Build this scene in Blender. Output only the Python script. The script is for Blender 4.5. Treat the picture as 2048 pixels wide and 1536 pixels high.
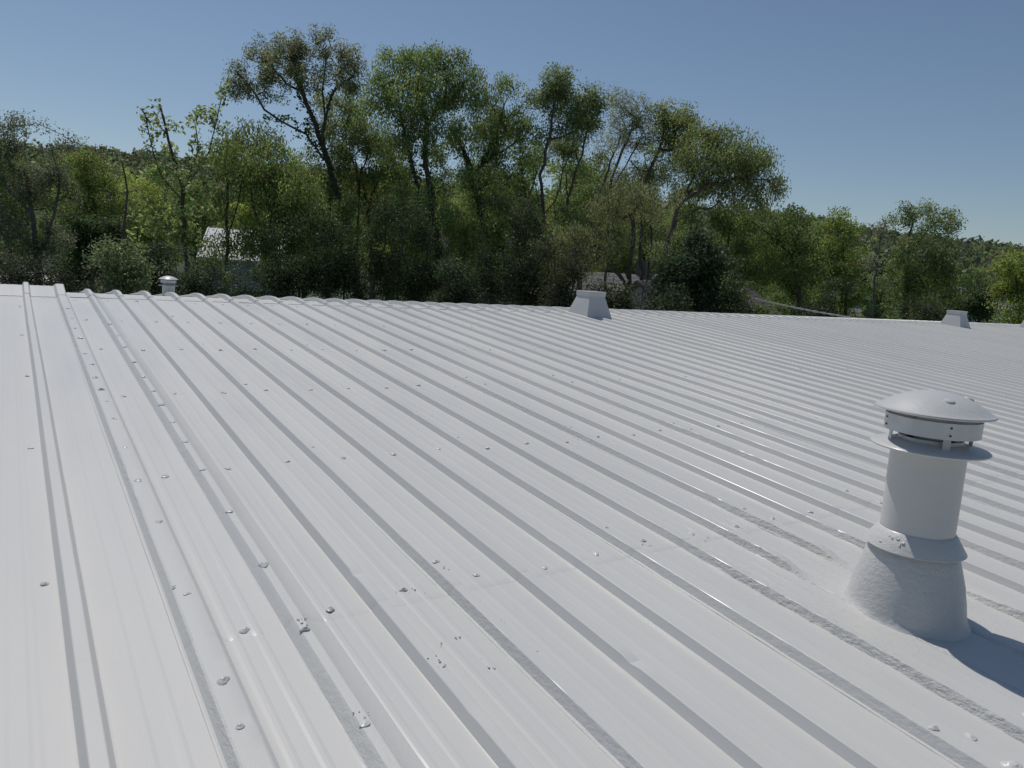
import bpy, bmesh, math, random
import numpy as np
from mathutils import Matrix, Vector

random.seed(7); rng = np.random.default_rng(11)
for o in list(bpy.data.objects): bpy.data.objects.remove(o)
scene = bpy.context.scene
COL = scene.collection

# ------------------------------------------------------------------ camera
FPX = 1500.0                                   # focal length in photo pixels (2048 wide)
SL = math.radians(4.76); CS, SN = math.cos(SL), math.sin(SL)   # roof pitch 1:12
CAM = np.array([0.0, -0.11504, 1.38155])
RV = np.array([0.8325263, -0.5501161, 0.0653626])
UV = np.array([0.0265288, 0.1574397, 0.9871722])
FV = np.array([0.5533499, 0.8201128, -0.1456666])
cd = bpy.data.cameras.new('camera'); cam = bpy.data.objects.new('camera', cd); COL.objects.link(cam)
cd.sensor_width = 36.0; cd.lens = FPX/2048*36; cd.clip_start = 0.05; cd.clip_end = 5000
cam.matrix_world = Matrix(((RV[0], UV[0], -FV[0], CAM[0]), (RV[1], UV[1], -FV[1], CAM[1]),
                           (RV[2], UV[2], -FV[2], CAM[2]), (0, 0, 0, 1)))
scene.camera = cam

# ------------------------------------------------------------------ sky, sun, exposure
SUN_EL = math.radians(60); SUN_AZ = math.radians(2)      # azimuth clockwise from +Y
w = bpy.data.worlds.new('World'); scene.world = w; w.use_nodes = True
nt = w.node_tree; bg = nt.nodes['Background']
sky = nt.nodes.new('ShaderNodeTexSky'); sky.sky_type = 'NISHITA'; sky.sun_disc = False
sky.sun_elevation = SUN_EL; sky.sun_rotation = SUN_AZ
sky.altitude = 200; sky.air_density = 1.0; sky.dust_density = 0.45; sky.ozone_density = 2.0
nt.links.new(sky.outputs[0], bg.inputs[0]); bg.inputs[1].default_value = 0.099
sd = bpy.data.lights.new('sun', 'SUN'); sun = bpy.data.objects.new('sun', sd); COL.objects.link(sun)
sd.energy = 3.9; sd.angle = math.radians(0.53); sd.color = (1.0, 0.96, 0.90)
sdir = Vector((math.sin(SUN_AZ)*math.cos(SUN_EL), math.cos(SUN_AZ)*math.cos(SUN_EL), math.sin(SUN_EL)))
sun.rotation_euler = sdir.to_track_quat('Z', 'Y').to_euler(); sun.location = (0, 30, 60)
scene.view_settings.view_transform = 'Standard'; scene.view_settings.look = 'None'
scene.view_settings.gamma = 1.0; scene.view_settings.exposure = -0.58
scene.view_settings.use_curve_mapping = False
scene.render.engine = 'CYCLES'
scene.cycles.max_bounces = 6; scene.cycles.diffuse_bounces = 5; scene.cycles.transmission_bounces = 4

GZ = -4.6                                        # ground level below the roof under the camera

# ------------------------------------------------------------------ helpers
def at(px, py, depth):
    """photo pixel + distance along the optical axis -> world point"""
    d = RV*((px-1024)/FPX) + UV*((768-py)/FPX) + FV
    return CAM + d*depth
def roof_pt(u, v, n=0.0):
    return np.array([u, v*CS - n*SN, v*SN + n*CS])
WL = {}
def link(o, parent=None, world=(0, 0, 0)):
    COL.objects.link(o); WL[o.name] = np.array(world, float)
    if parent is not None:
        o.parent = parent; o.location = WL[o.name] - WL[parent.name]
    else: o.location = world
    return o
def empty(name, loc, label, cat, group=None):
    o = bpy.data.objects.new(name, None); link(o, None, loc); o.empty_display_size = .3
    return tag(o, label, cat, group)
def tag(o, label=None, cat=None, group=None, kind=None):
    if label: o['label'] = label
    if cat: o['category'] = cat
    if group: o['group'] = group
    if kind: o['kind'] = kind
    return o
def mesh_np(name, V, F, mat, smooth=False, col=None, attr=None):
    """V (n,3), F (m,k) one polygon size"""
    V = np.asarray(V, np.float32); F = np.asarray(F, np.int32)
    me = bpy.data.meshes.new(name); k = F.shape[1]
    me.vertices.add(len(V)); me.vertices.foreach_set('co', V.ravel())
    me.loops.add(F.size); me.loops.foreach_set('vertex_index', F.ravel())
    me.polygons.add(len(F)); me.polygons.foreach_set('loop_start', np.arange(0, F.size, k, dtype=np.int32))
    me.polygons.foreach_set('loop_total', np.full(len(F), k, np.int32))
    if smooth: me.polygons.foreach_set('use_smooth', np.ones(len(F), bool))
    if col is not None:
        a = me.color_attributes.new('leafcol', 'FLOAT_COLOR', 'POINT')
        c = np.ones((len(V), 4), np.float32); c[:, :3] = col; a.data.foreach_set('color', c.ravel())
    if attr is not None:
        a = me.attributes.new('rough', 'FLOAT', 'POINT'); a.data.foreach_set('value', np.asarray(attr, np.float32))
    me.update(); me.validate()
    if attr is not None: me.set_sharp_from_angle(angle=math.radians(16))
    if mat: me.materials.append(mat)
    return me
def obj(name, me, parent=None, world=(0, 0, 0)):
    return link(bpy.data.objects.new(name, me), parent, world)
class MB:
    """collects polygons of any size"""
    def __init__(s): s.v = []; s.f = []
    def add(s, vs, fs):
        b = len(s.v); s.v += [tuple(map(float, p)) for p in vs]; s.f += [tuple(b+i for i in f) for f in fs]; return s
    def box(s, c, size, rot=None):
        hx, hy, hz = [q/2 for q in size]
        P = [Vector((x, y, z)) for x in (-hx, hx) for y in (-hy, hy) for z in (-hz, hz)]
        if rot is not None: P = [rot @ p for p in P]
        P = [p+Vector(c) for p in P]
        return s.add(P, [(0, 1, 3, 2), (4, 6, 7, 5), (0, 4, 5, 1), (2, 3, 7, 6), (0, 2, 6, 4), (1, 5, 7, 3)])
    def lathe(s, prof, n=40, c=(0, 0, 0), wob=None):
        vs = []
        for i, (r, z) in enumerate(prof):
            for k in range(n):
                a = 2*math.pi*k/n; rr = r*(1+(wob(a, z) if wob else 0))
                vs.append((c[0]+rr*math.cos(a), c[1]+rr*math.sin(a), c[2]+z))
        fs = [(i*n+k, i*n+(k+1) % n, (i+1)*n+(k+1) % n, (i+1)*n+k) for i in range(len(prof)-1) for k in range(n)]
        return s.add(vs, fs)
    def tube(s, pts, r, n=6):
        pts = [Vector(p) for p in pts]; vs = []
        for i, p in enumerate(pts):
            t = (pts[min(i+1, len(pts)-1)]-pts[max(i-1, 0)]).normalized()
            a = t.cross(Vector((0, 0, 1)) if abs(t.z) < .9 else Vector((1, 0, 0))).normalized(); b = t.cross(a)
            rr = r[i] if isinstance(r, (list, tuple)) else r
            for k in range(n):
                an = 2*math.pi*k/n; vs.append(p+(a*math.cos(an)+b*math.sin(an))*rr)
        fs = [(i*n+k, i*n+(k+1) % n, (i+1)*n+(k+1) % n, (i+1)*n+k) for i in range(len(pts)-1) for k in range(n)]
        fs += [tuple(range(n-1, -1, -1)), tuple((len(pts)-1)*n+k for k in range(n))]
        return s.add(vs, fs)
    def mesh(s, name, mat, smooth=False, bevel=0):
        me = bpy.data.meshes.new(name); me.from_pydata(s.v, [], s.f); me.update()
        bm = bmesh.new(); bm.from_mesh(me); bmesh.ops.recalc_face_normals(bm, faces=bm.faces)
        if bevel: bmesh.ops.bevel(bm, geom=list(bm.edges), offset=bevel, segments=2, affect='EDGES')
        bm.to_mesh(me); bm.free()
        if smooth:
            me.polygons.foreach_set('use_smooth', np.ones(len(me.polygons), bool))
            me.set_sharp_from_angle(angle=math.radians(38))
        if mat: me.materials.append(mat)
        return me
def vnoise(x, y, seed=0):
    """smooth value noise in -1..1"""
    x = np.asarray(x, float); y = np.asarray(y, float); xi = np.floor(x).astype(np.int64); yi = np.floor(y).astype(np.int64)
    fx = x-xi; fy = y-yi; fx = fx*fx*(3-2*fx); fy = fy*fy*(3-2*fy)
    def h(a, b):
        n = (a*374761393 + b*668265263 + seed*974711) & 0x7fffffff
        n = ((n ^ (n >> 13))*1274126177) & 0x7fffffff
        return ((n ^ (n >> 16)) % 65536)/32768.0-1
    return (h(xi, yi)*(1-fx)+h(xi+1, yi)*fx)*(1-fy)+(h(xi, yi+1)*(1-fx)+h(xi+1, yi+1)*fx)*fy
def sstep(a, b, x):
    t = np.clip((x-a)/(b-a), 0, 1); return t*t*(3-2*t)

# ------------------------------------------------------------------ materials
def nmat(name):
    m = bpy.data.materials.new(name); m.use_nodes = True; t = m.node_tree
    return m, t, t.nodes['Principled BSDF'], t.nodes, t.links
def mat_coating(name, base=(.645, .631, .598), rough=(.40, .60), lump=.95):
    m, t, b, N, L = nmat(name)
    tc = N.new('ShaderNodeTexCoord')
    def noise(scale, detail=4, rough_=.55, vec=None):
        n = N.new('ShaderNodeTexNoise'); n.inputs['Scale'].default_value = scale; n.inputs['Detail'].default_value = detail
        n.inputs['Roughness'].default_value = rough_; L.new(vec or tc.outputs['Object'], n.inputs['Vector']); return n
    mp = N.new('ShaderNodeMapping'); mp.inputs['Scale'].default_value = (1, .22, 1); L.new(tc.outputs['Object'], mp.inputs[0])
    big = noise(1.6, 5, .6, mp.outputs[0])
    cr = N.new('ShaderNodeValToRGB'); cr.color_ramp.elements[0].position = .3; cr.color_ramp.elements[1].position = .72
    cr.color_ramp.elements[0].color = (base[0]*.90, base[1]*.91, base[2]*.92, 1); cr.color_ramp.elements[1].color = (*base, 1)
    L.new(big.outputs['Fac'], cr.inputs[0])
    # fine dirt specks
    vo = N.new('ShaderNodeTexVoronoi'); vo.inputs['Scale'].default_value = 9; L.new(tc.outputs['Object'], vo.inputs['Vector'])
    lt = N.new('ShaderNodeMath'); lt.operation = 'LESS_THAN'; lt.inputs[1].default_value = .022; L.new(vo.outputs['Distance'], lt.inputs[0])
    n2 = noise(3.1, 2); gt = N.new('ShaderNodeMath'); gt.operation = 'GREATER_THAN'; gt.inputs[1].default_value = .56; L.new(n2.outputs['Fac'], gt.inputs[0])
    mu = N.new('ShaderNodeMath'); mu.operation = 'MULTIPLY'; L.new(lt.outputs[0], mu.inputs[0]); L.new(gt.outputs[0], mu.inputs[1])
    mx = N.new('ShaderNodeMix'); mx.data_type = 'RGBA'; L.new(mu.outputs[0], mx.inputs['Factor']); L.new(cr.outputs[0], mx.inputs['A'])
    mx.inputs['B'].default_value = (.16, .15, .13, 1); L.new(mx.outputs['Result'], b.inputs['Base Color'])
    rr = N.new('ShaderNodeMapRange'); L.new(noise(2.3, 3, .6, mp.outputs[0]).outputs['Fac'], rr.inputs[0])
    rr.inputs[1].default_value = .3; rr.inputs[2].default_value = .7; rr.inputs[3].default_value = rough[0]; rr.inputs[4].default_value = rough[1]
    L.new(rr.outputs[0], b.inputs['Roughness'])
    b.inputs['Specular IOR Level'].default_value = .30; b.inputs['Coat Weight'].default_value = .22; b.inputs['Coat Roughness'].default_value = .24
    # relief: roller stipple, slow waves, lumps of sealant where the attribute says so
    b1 = N.new('ShaderNodeBump'); b1.inputs['Strength'].default_value = .22; b1.inputs['Distance'].default_value = .002
    L.new(noise(190, 3, .6).outputs['Fac'], b1.inputs['Height'])
    b2 = N.new('ShaderNodeBump'); b2.inputs['Strength'].default_value = .12; b2.inputs['Distance'].default_value = .004
    L.new(noise(9, 3, .5, mp.outputs[0]).outputs['Fac'], b2.inputs['Height']); L.new(b1.outputs[0], b2.inputs['Normal'])
    at_ = N.new('ShaderNodeAttribute'); at_.attribute_name = 'rough'
    ml = N.new('ShaderNodeMath'); ml.operation = 'MULTIPLY'; ml.inputs[1].default_value = lump; L.new(at_.outputs['Fac'], ml.inputs[0])
    mp3 = N.new('ShaderNodeMapping'); mp3.inputs['Scale'].default_value = (1, .5, 1); L.new(tc.outputs['Object'], mp3.inputs[0])
    b3 = N.new('ShaderNodeBump'); b3.inputs['Distance'].default_value = .012; L.new(ml.outputs[0], b3.inputs['Strength'])
    L.new(noise(62, 5, .62, mp3.outputs[0]).outputs['Fac'], b3.inputs['Height']); L.new(b2.outputs[0], b3.inputs['Normal'])
    L.new(b3.outputs[0], b.inputs['Normal'])
    return m
COAT = mat_coating('white_roof_coating')
COAT_V = mat_coating('white_vent_coating', (.62, .61, .588), (.36, .55), .95)
def plain(name, col, rough=.6, metal=0, var=.15, scale=6, bump=.0, bscale=30):
    m, t, b, N, L = nmat(name)
    tc = N.new('ShaderNodeTexCoord'); n = N.new('ShaderNodeTexNoise'); n.inputs['Scale'].default_value = scale; n.inputs['Detail'].default_value = 5
    L.new(tc.outputs['Object'], n.inputs['Vector'])
    cr = N.new('ShaderNodeValToRGB'); cr.color_ramp.elements[0].position = .3; cr.color_ramp.elements[1].position = .7
    cr.color_ramp.elements[0].color = (*[c*(1-var) for c in col], 1); cr.color_ramp.elements[1].color = (*[min(1, c*(1+var)) for c in col], 1)
    L.new(n.outputs['Fac'], cr.inputs[0]); L.new(cr.outputs[0], b.inputs['Base Color'])
    b.inputs['Roughness'].default_value = rough; b.inputs['Metallic'].default_value = metal
    if bump:
        n2 = N.new('ShaderNodeTexNoise'); n2.inputs['Scale'].default_value = bscale; n2.inputs['Detail'].default_value = 6; L.new(tc.outputs['Object'], n2.inputs['Vector'])
        bu = N.new('ShaderNodeBump'); bu.inputs['Strength'].default_value = bump; bu.inputs['Distance'].default_value = .02
        L.new(n2.outputs['Fac'], bu.inputs['Height']); L.new(bu.outputs[0], b.inputs['Normal'])
    return m
GALV = plain('galvanised_band', (.55, .56, .58), .42, .35, .08, 12)
DARKGAP = plain('rivet_steel', (.05, .05, .055), .5, .4)
BARK = plain('bark', (.075, .062, .050), .9, 0, .35, 4, .6, 14)
BARK_G = plain('grey_bark', (.13, .12, .105), .9, 0, .3, 4, .6, 14)
WALLM = plain('cream_steel_wall', (.55, .54, .50), .5, 0, .05, 2)
GRASS = plain('grass_ground', (.055, .085, .03), .95, 0, .4, .6, .5, 3)
HILLM = plain('hill_floor', (.03, .045, .018), .95, 0, .4, .05)
ROOFW = plain('galvanised_house_roof', (.42, .43, .44), .6, .0, .15, 3)
SIDING = plain('grey_siding', (.30, .32, .36), .7, 0, .08, 2)
SHING_G = plain('grey_shingles', (.17, .165, .165), .9, 0, .25, 9, .5, 30)
SHING_B = plain('brown_shingles', (.075, .068, .064), .9, 0, .25, 9, .5, 30)
WHITEP = plain('white_paint', (.78, .78, .77), .5, 0, .04, 3)
GLASS = plain('dark_window_glass', (.03, .035, .045), .12, 0, .1)
CABLE = plain('weathered_cable', (.34, .34, .34), .5, .2)
POLEM = plain('pole_wood', (.16, .12, .09), .9, 0, .25, 3)
BLOCK = plain('pale_block_wall', (.42, .44, .44), .8, 0, .1, 1.5)
def mat_leaf():
    m, t, b, N, L = nmat('leaves'); N.remove(b); out = N['Material Output']
    a = N.new('ShaderNodeAttribute'); a.attribute_name = 'leafcol'
    d = N.new('ShaderNodeBsdfDiffuse'); L.new(a.outputs['Color'], d.inputs[0])
    g = N.new('ShaderNodeBsdfGlossy'); g.inputs['Roughness'].default_value = .5; g.inputs['Color'].default_value = (.8, .85, .9, 1)
    tr = N.new('ShaderNodeBsdfTranslucent'); hs = N.new('ShaderNodeHueSaturation'); hs.inputs['Hue'].default_value = .49
    hs.inputs['Saturation'].default_value = 1.0; hs.inputs['Value'].default_value = 1.35
    L.new(a.outputs['Color'], hs.inputs['Color']); L.new(hs.outputs[0], tr.inputs[0])
    m1 = N.new('ShaderNodeMixShader'); m1.inputs[0].default_value = .5; L.new(d.outputs[0], m1.inputs[1]); L.new(tr.outputs[0], m1.inputs[2])
    m2 = N.new('ShaderNodeMixShader'); m2.inputs[0].default_value = .028; L.new(m1.outputs[0], m2.inputs[1]); L.new(g.outputs[0], m2.inputs[2])
    L.new(m2.outputs[0], out.inputs[0]); return m
LEAF = mat_leaf()

# ------------------------------------------------------------------ ground and hills
def ground():
    n = 60; R = np.concatenate([np.linspace(0, 100, 25), np.geomspace(115, 1500, 18)])
    A = np.linspace(0, 2*math.pi, 73)[:-1]; V = []; F = []
    for r in R:
        for a in A: V.append((13+r*math.sin(a), 10+r*math.cos(a), GZ))
    V = np.array(V); V[:, 2] += vnoise(V[:, 0]/25, V[:, 1]/25, 3)*.25
    na = len(A)
    for i in range(len(R)-1):
        for k in range(na): F.append((i*na+k, i*na+(k+1) % na, (i+1)*na+(k+1) % na, (i+1)*na+k))
    o = obj('ground', mesh_np('ground', V, F, GRASS, True)); o['kind'] = 'structure'
ground()
# crest of the wooded hill as seen in the photograph -> height over the ground at its distance
CREST = [(-500, 250), (0, 280), (150, 292), (300, 303), (450, 315), (700, 345), (1000, 378), (1300, 405), (1600, 428), (1750, 458), (1950, 482), (2060, 496), (2600, 545)]
def crest_h(az):
    out = []
    for x, y in CREST:
        d = at(x, y, 1.0)-CAM; out.append((math.atan2(d[0], d[1]), d[2]/math.hypot(d[0], d[1])))
    a, t = zip(*out); return np.interp(az, a, t, left=t[0], right=t[-1])
R0, R1 = 150.0, 400.0
def hill_z(r, az):
    top = CAM[2]+crest_h(az)*R1-9.0
    s = np.clip((r-R0)/(R1-R0), 0, 1.25)
    return GZ-.6+(top-GZ+.6)*np.where(s <= 1, s**1.15, 1-(s-1)*.8)
def hills():
    A = np.radians(np.linspace(-45, 110, 120)); R = np.linspace(R0, R1*1.25, 40)
    AA, RR = np.meshgrid(A, R); Z = hill_z(RR, AA)+vnoise(RR*np.sin(AA)/40, RR*np.cos(AA)/40, 5)*2*sstep(R0, R0+60, RR)
    V = np.stack([RR*np.sin(AA), RR*np.cos(AA), Z], -1).reshape(-1, 3); na = len(A)
    F = [(i*na+k, i*na+k+1, (i+1)*na+k+1, (i+1)*na+k) for i in range(len(R)-1) for k in range(na-1)]
    o = obj('hill', mesh_np('hill', V, F, HILLM, True)); o['kind'] = 'structure'
hills()
def leaf_quads(P, size, aspect=.5, up=.3, col=(.07, .1, .03), cvar=.25, r=None, dirs=None):
    """rhombus leaves at points P; returns V,F,C"""
    r = r or rng; n = len(P)
    d = r.normal(size=(n, 3)) if dirs is None else dirs+r.normal(size=(n, 3))*.45
    d /= np.linalg.norm(d, axis=1)[:, None]+1e-9
    nn = r.normal(size=(n, 3)); nn[:, 2] = np.abs(nn[:, 2])+up
    sdv = np.cross(d, nn); sdv /= np.linalg.norm(sdv, axis=1)[:, None]+1e-9
    s = size*(0.6+.8*r.random(n))[:, None]
    V = np.stack([P-d*s*.5, P+sdv*s*aspect*.5, P+d*s*.5, P-sdv*s*aspect*.5], 1).reshape(-1, 3)
    F = np.arange(4*n).reshape(n, 4)
    c = np.asarray(col)[None]*(1+cvar*r.normal(size=(n, 1))).clip(.35, 2.0)
    c = c*(1+.10*r.normal(size=(n, 3))); c = np.repeat(c.clip(.006, .5), 4, 0)
    return V, F, c
def forest():
    r = np.random.default_rng(5); pts = []
    n = 3500
    rad = np.sqrt(r.uniform((R0+70)**2, (R1*1.06)**2, n)); az = np.radians(r.uniform(-8, 76, n))
    V = []; F = []; C = []; nv = 0
    pal = np.array([(.050, .072, .026), (.062, .088, .028), (.085, .105, .030), (.040, .058, .026), (.075, .082, .034)])
    for q in range(n):
        x, y = rad[q]*math.sin(az[q]), rad[q]*math.cos(az[q]); z = float(hill_z(rad[q], az[q]))
        R = r.uniform(2.6, 4.8); H = R*r.uniform(.8, 1.25); m = 66
        d = r.normal(size=(m, 3)); d[:, 2] = np.abs(d[:, 2])*1.0-.25; d /= np.linalg.norm(d, axis=1)[:, None]
        lump = 1+.18*vnoise(d[:, 0]*2.2+q, d[:, 1]*2.2+d[:, 2]*2, q)
        P = np.array([x, y, z+6.0])+d*np.array([R, R, H])*lump[:, None]*(0.75+.3*r.random((m, 1)))
        v, f, c = leaf_quads(P, 1.4, .8, .5, pal[r.integers(len(pal))]*np.array([2.1, 2.0, 2.6]), .22, r)
        V.append(v); F.append(f+nv); C.append(c); nv += len(v)
    o = obj('hillside_forest', mesh_np('hillside_forest', np.concatenate(V), np.concatenate(F), LEAF, False, np.concatenate(C)))
    tag(o, 'wooded hillside of rounded green crowns rising behind the tall trees', 'forest', None, 'stuff')
forest()

# ------------------------------------------------------------------ the building under the white roof
X0, S = 0.10806, 0.3048
RH = 0.0345
RIDGE = 10.06; LAP = 2.19; VLOW = -9.0; VBACK = 11.2
KMIN, NPAN = -5, 36                              # first rib index (== 1 mod 3) ... panels of three ribs
XL = X0+KMIN*S; XR = X0+(KMIN+3*NPAN)*S
bld = empty('metal_roofed_building', (0, 0, GZ), 'long low metal building whose white coated ribbed roof fills the foreground', 'building')
def rib_profile(k):
    if k == 1: return [(-.006, 0, 0), (0, .002, 0), (.012, .018, 1), (.018, .0265, 1), (.025, .029, .3), (.055, .029, .1), (.088, .029, .1), (.094, .027, .2), (.101, .018, .2), (.113, .002, .1), (.121, 0, 0)]
    if k == 2: return [(-.006, 0, .2), (0, .002, .6), (.013, .018, .6), (.022, .0295, .6), (.028, RH, .3), (.045, RH, .2), (.058, RH, .2), (.064, .0295, .3), (.080, .018, .3), (.105, .006, .2), (.135, 0, .1)]
    lap = .42 if k % 3 == 1 else .08
    return [(-.004, 0, lap*.3), (0, .001, lap), (.0085, .017, lap), (.016, .0325, lap), (.019, RH, lap*.3), (.0375, RH, .1), (.056, RH, .1), (.059, .0325, .1), (.0665, .017, .1), (.075, .001, .1), (.079, 0, 0)]
MINOR = [(.131, 0), (.134, 0), (.142, .0019), (.145, .0019), (.154, .0019), (.157, .0019), (.165, 0), (.168, 0), (.203, 0), (.206, 0), (.214, .0019), (.217, .0019), (.226, .0019), (.229, .0019), (.237, 0), (.240, 0)]
def panel_profile(k0, lip=True):
    P = []                                        # (u, z, rough)
    if lip: P += [(X0+k0*S-.013, -.0003, .2), (X0+k0*S-.0115, .0015, .3)]
    for i in range(3):
        k = k0+i; b = X0+k*S
        P += [(b+u, z+(.0015 if i == 0 and u < .08 else 0), r) for u, z, r in rib_profile(k)]
        if k not in (1, 2): P += [(b+.084, 0, 0)]
        P += [(b+u, z, 0) for u, z in MINOR if u > (rib_profile(k)[-1][0]+.004)]
        P += [(b+.288, 0, 0), (b+.2955, 0, 0)]
    P += [(X0+(k0+3)*S+.010, -.0006, 0)]
    return P
VENT = (3.062, 1.402)                            # roof coordinates of the near vent
def relief(U, Vv, Z, R, near, seed):
    """small unevenness of real sheet + coating, and the flattened ribs round the near vent"""
    z = Z.copy(); r = R.copy()
    dv = np.hypot((U-VENT[0])/.36, (Vv-VENT[1])/.40)
    sup = 1-sstep(.95, 1.35, dv)
    k9 = (U > X0+9*S-.02) & (U < X0+9*S+.12)
    sup = np.where(k9, np.maximum(sup, sstep(1.74, 1.60, Vv)*sstep(.1, .5, Vv)), sup)
    z = z*(1-sup); r = np.maximum(r*(1-sup), sup*.30)
    r = r*(.25+.75*sstep(-.35, .45, vnoise(Vv*.9+seed*7.3, U*0+seed, 12)))
    nearv = np.exp(-((Vv-1.75)/.9)**2)*((U > X0+8*S-.03) & (U < X0+11*S))
    kk = np.floor((U-X0+.012)/S).astype(int); ph = (U-X0+.012)-kk*S
    side = (ph < .03)
    ex = np.where(kk == 8, sstep(2.3, 1.9, Vv), 0)+np.where(kk == 9, sstep(2.4, 2.1, Vv), 0)+np.where(kk == 10, sstep(2.9, 2.2, Vv), 0)+np.where(kk == 4, sstep(2.6, 2.1, Vv)*.35, 0)+np.where(kk == 11, sstep(2.4, 1.8, Vv)*.8, 0)
    r = np.where((Z > .0005) & side, np.maximum(r, np.minimum(1.1, ex*1.1)), r)
    r = np.where(Z > .001, np.maximum(r, .5*nearv), r)
    if near:
        z = z+.0016*vnoise(U*3+seed, Vv*.9, 1)*(Z < .004)+.0007*vnoise(U*9, Vv*3.1, 2)
        lum = (.0042*vnoise(U*31+9, Vv*16, 4)+.002*vnoise(U*70, Vv*40, 6))*r
        z = z+lum
        # occasional dents on rib tops
        for (dk, dvv, am) in ((3, 1.56, .012), (5, 1.55, .011), (0, 1.36, .010), (6, 2.4, .006), (8, 3.0, .006), (3, 2.42, .009), (7, 4.4, .006)):
            m = np.exp(-((U-(X0+dk*S+.035))/.05)**2-((Vv-dvv)/.018)**2); z = z-am*m*(Z > .01)
    return z, r
def sheet(name, prof, vs, zoff, near, seed, crown=None, skirt=True, zs=None):
    P = np.array(prof); vs = np.array(vs); nu, nvv = len(P), len(vs)
    U = np.repeat(P[:, 0][None], nvv, 0); Z = np.repeat(P[:, 1][None], nvv, 0); R = np.repeat(P[:, 2][None], nvv, 0)
    Vv = np.repeat(vs[:, None], nu, 1)
    z, r = relief(U, Vv, Z, R, near, seed)
    if zs is not None: z = np.where(Z > .004, z*zs(Vv), z)
    z = z+zoff
    if near: U = U+.0022*vnoise(Vv*.55+seed*3.7, U*0+seed*1.3, 21)+.0008*vnoise(Vv*2.3, U*.7, 22)
    if skirt: z[0] -= .0004                       # folded lower edge of the sheet
    if crown is not None: z = z+crown(Vv, U)
    X = U; Y = Vv*CS-z*SN; ZZ = Vv*SN+z*CS
    V = np.stack([X, Y, ZZ], -1).reshape(-1, 3)
    I = np.arange(nu*nvv).reshape(nvv, nu)
    F = np.stack([I[:-1, :-1], I[:-1, 1:], I[1:, 1:], I[1:, :-1]], -1).reshape(-1, 4)
    return V, F, r.reshape(-1)
def add_sheet(name, prof, vs, zoff, near, seed, crown=None, mirror=False, skirt=True):
    V, F, r = sheet(name, prof, vs, zoff, near, seed, crown, skirt)
    if mirror: V[:, 1] = 2*RIDGE*CS-V[:, 1]; F = F[:, ::-1]
    return obj(name, mesh_np(name, V, F, COAT, True, None, r), bld, (0, 0, 0))
panels = {}
def fine(a, b, d): return np.linspace(a, b, max(2, int((b-a)/d)+1))
for j in range(NPAN):
    k0 = KMIN+3*j; near = -3 <= k0 <= 22; prof = panel_profile(k0)
    d = .045 if k0 <= 13 else .09
    top = RIDGE-.10 if k0 > 0 else RIDGE-.02
    lift = None
    vu = [LAP-.0015]+list(fine(LAP, top, d if near else .5))
    vl = [VLOW]+list(fine(-.6, LAP+.08, d if near else .5))
    o1 = add_sheet('roof_panel', prof, vu, .0004 if k0 > 0 else .00005, near, j, lift, False, k0 > 0)
    o2 = add_sheet('roof_panel', prof, vl, 0.0, near, j)
    panels[j] = (o1, o2)
    add_sheet('roof_panel', prof, [VLOW+1, RIDGE-.12], 0.0, False, j, None, True)
# ridge caps: formed pieces that follow the ribs and round over the ridge
def ridge_z(Vv, U):
    s = np.clip((Vv-(RIDGE-.46))/.92, 0, 1)
    # along a straight line in v: bend down on the far side, rounded across .92 m
    return -np.tan(2*SL)*.46*s**2
def cap(prof, name='ridge_cap'):
    vs = fine(RIDGE-.46, RIDGE+.46, .046)
    V, F, r = sheet(name, prof, [vs[0]-.002]+list(vs), .0052, False, 0, ridge_z, True, lambda v: 1+.5*sstep(RIDGE-.46, RIDGE-.12, v)*sstep(RIDGE+.46, RIDGE+.12, v))
    return obj(name, mesh_np(name, V, F, COAT, True, None, r*.5), bld, (0, 0, 0))
for j in range(NPAN):
    k0 = KMIN+3*j
    if k0 < 1: continue
    prof = panel_profile(k0)
    if k0 == 1: prof = [p for p in prof if p[0] > X0+S+.125]
    cap(prof)
# the older ridge piece at the left stands a little higher and stops at the wide batten
def old_cap():
    prof = []
    for k0 in range(KMIN, 1, 3): prof += [p for p in panel_profile(k0, False)[:-1]]
    prof += [(X0+S+u, z, 0) for u, z, r in rib_profile(1)[:9]]
    prof += [(X0+S+.1025, -.04, 0)]
    vs = np.array([RIDGE-.5, RIDGE-.498, RIDGE-.25, RIDGE-.06, RIDGE, RIDGE+.06, RIDGE+.25, RIDGE+.5])
    def cr(Vv, U):
        return np.where(Vv < RIDGE-.4995, -.01, .004+.055*np.clip((Vv-RIDGE+.5)/.5, 0, 1)**.8)-np.where(Vv > RIDGE, (Vv-RIDGE)*math.tan(2*SL), 0)
    V, F, r = sheet('ridge_cap', prof, vs, 0, False, 0, cr)
    o = obj('ridge_cap', mesh_np('ridge_cap', V, F, COAT, True, None, r), bld); o['label'] = 'older ridge piece standing slightly higher at the left'
old_cap()
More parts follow.
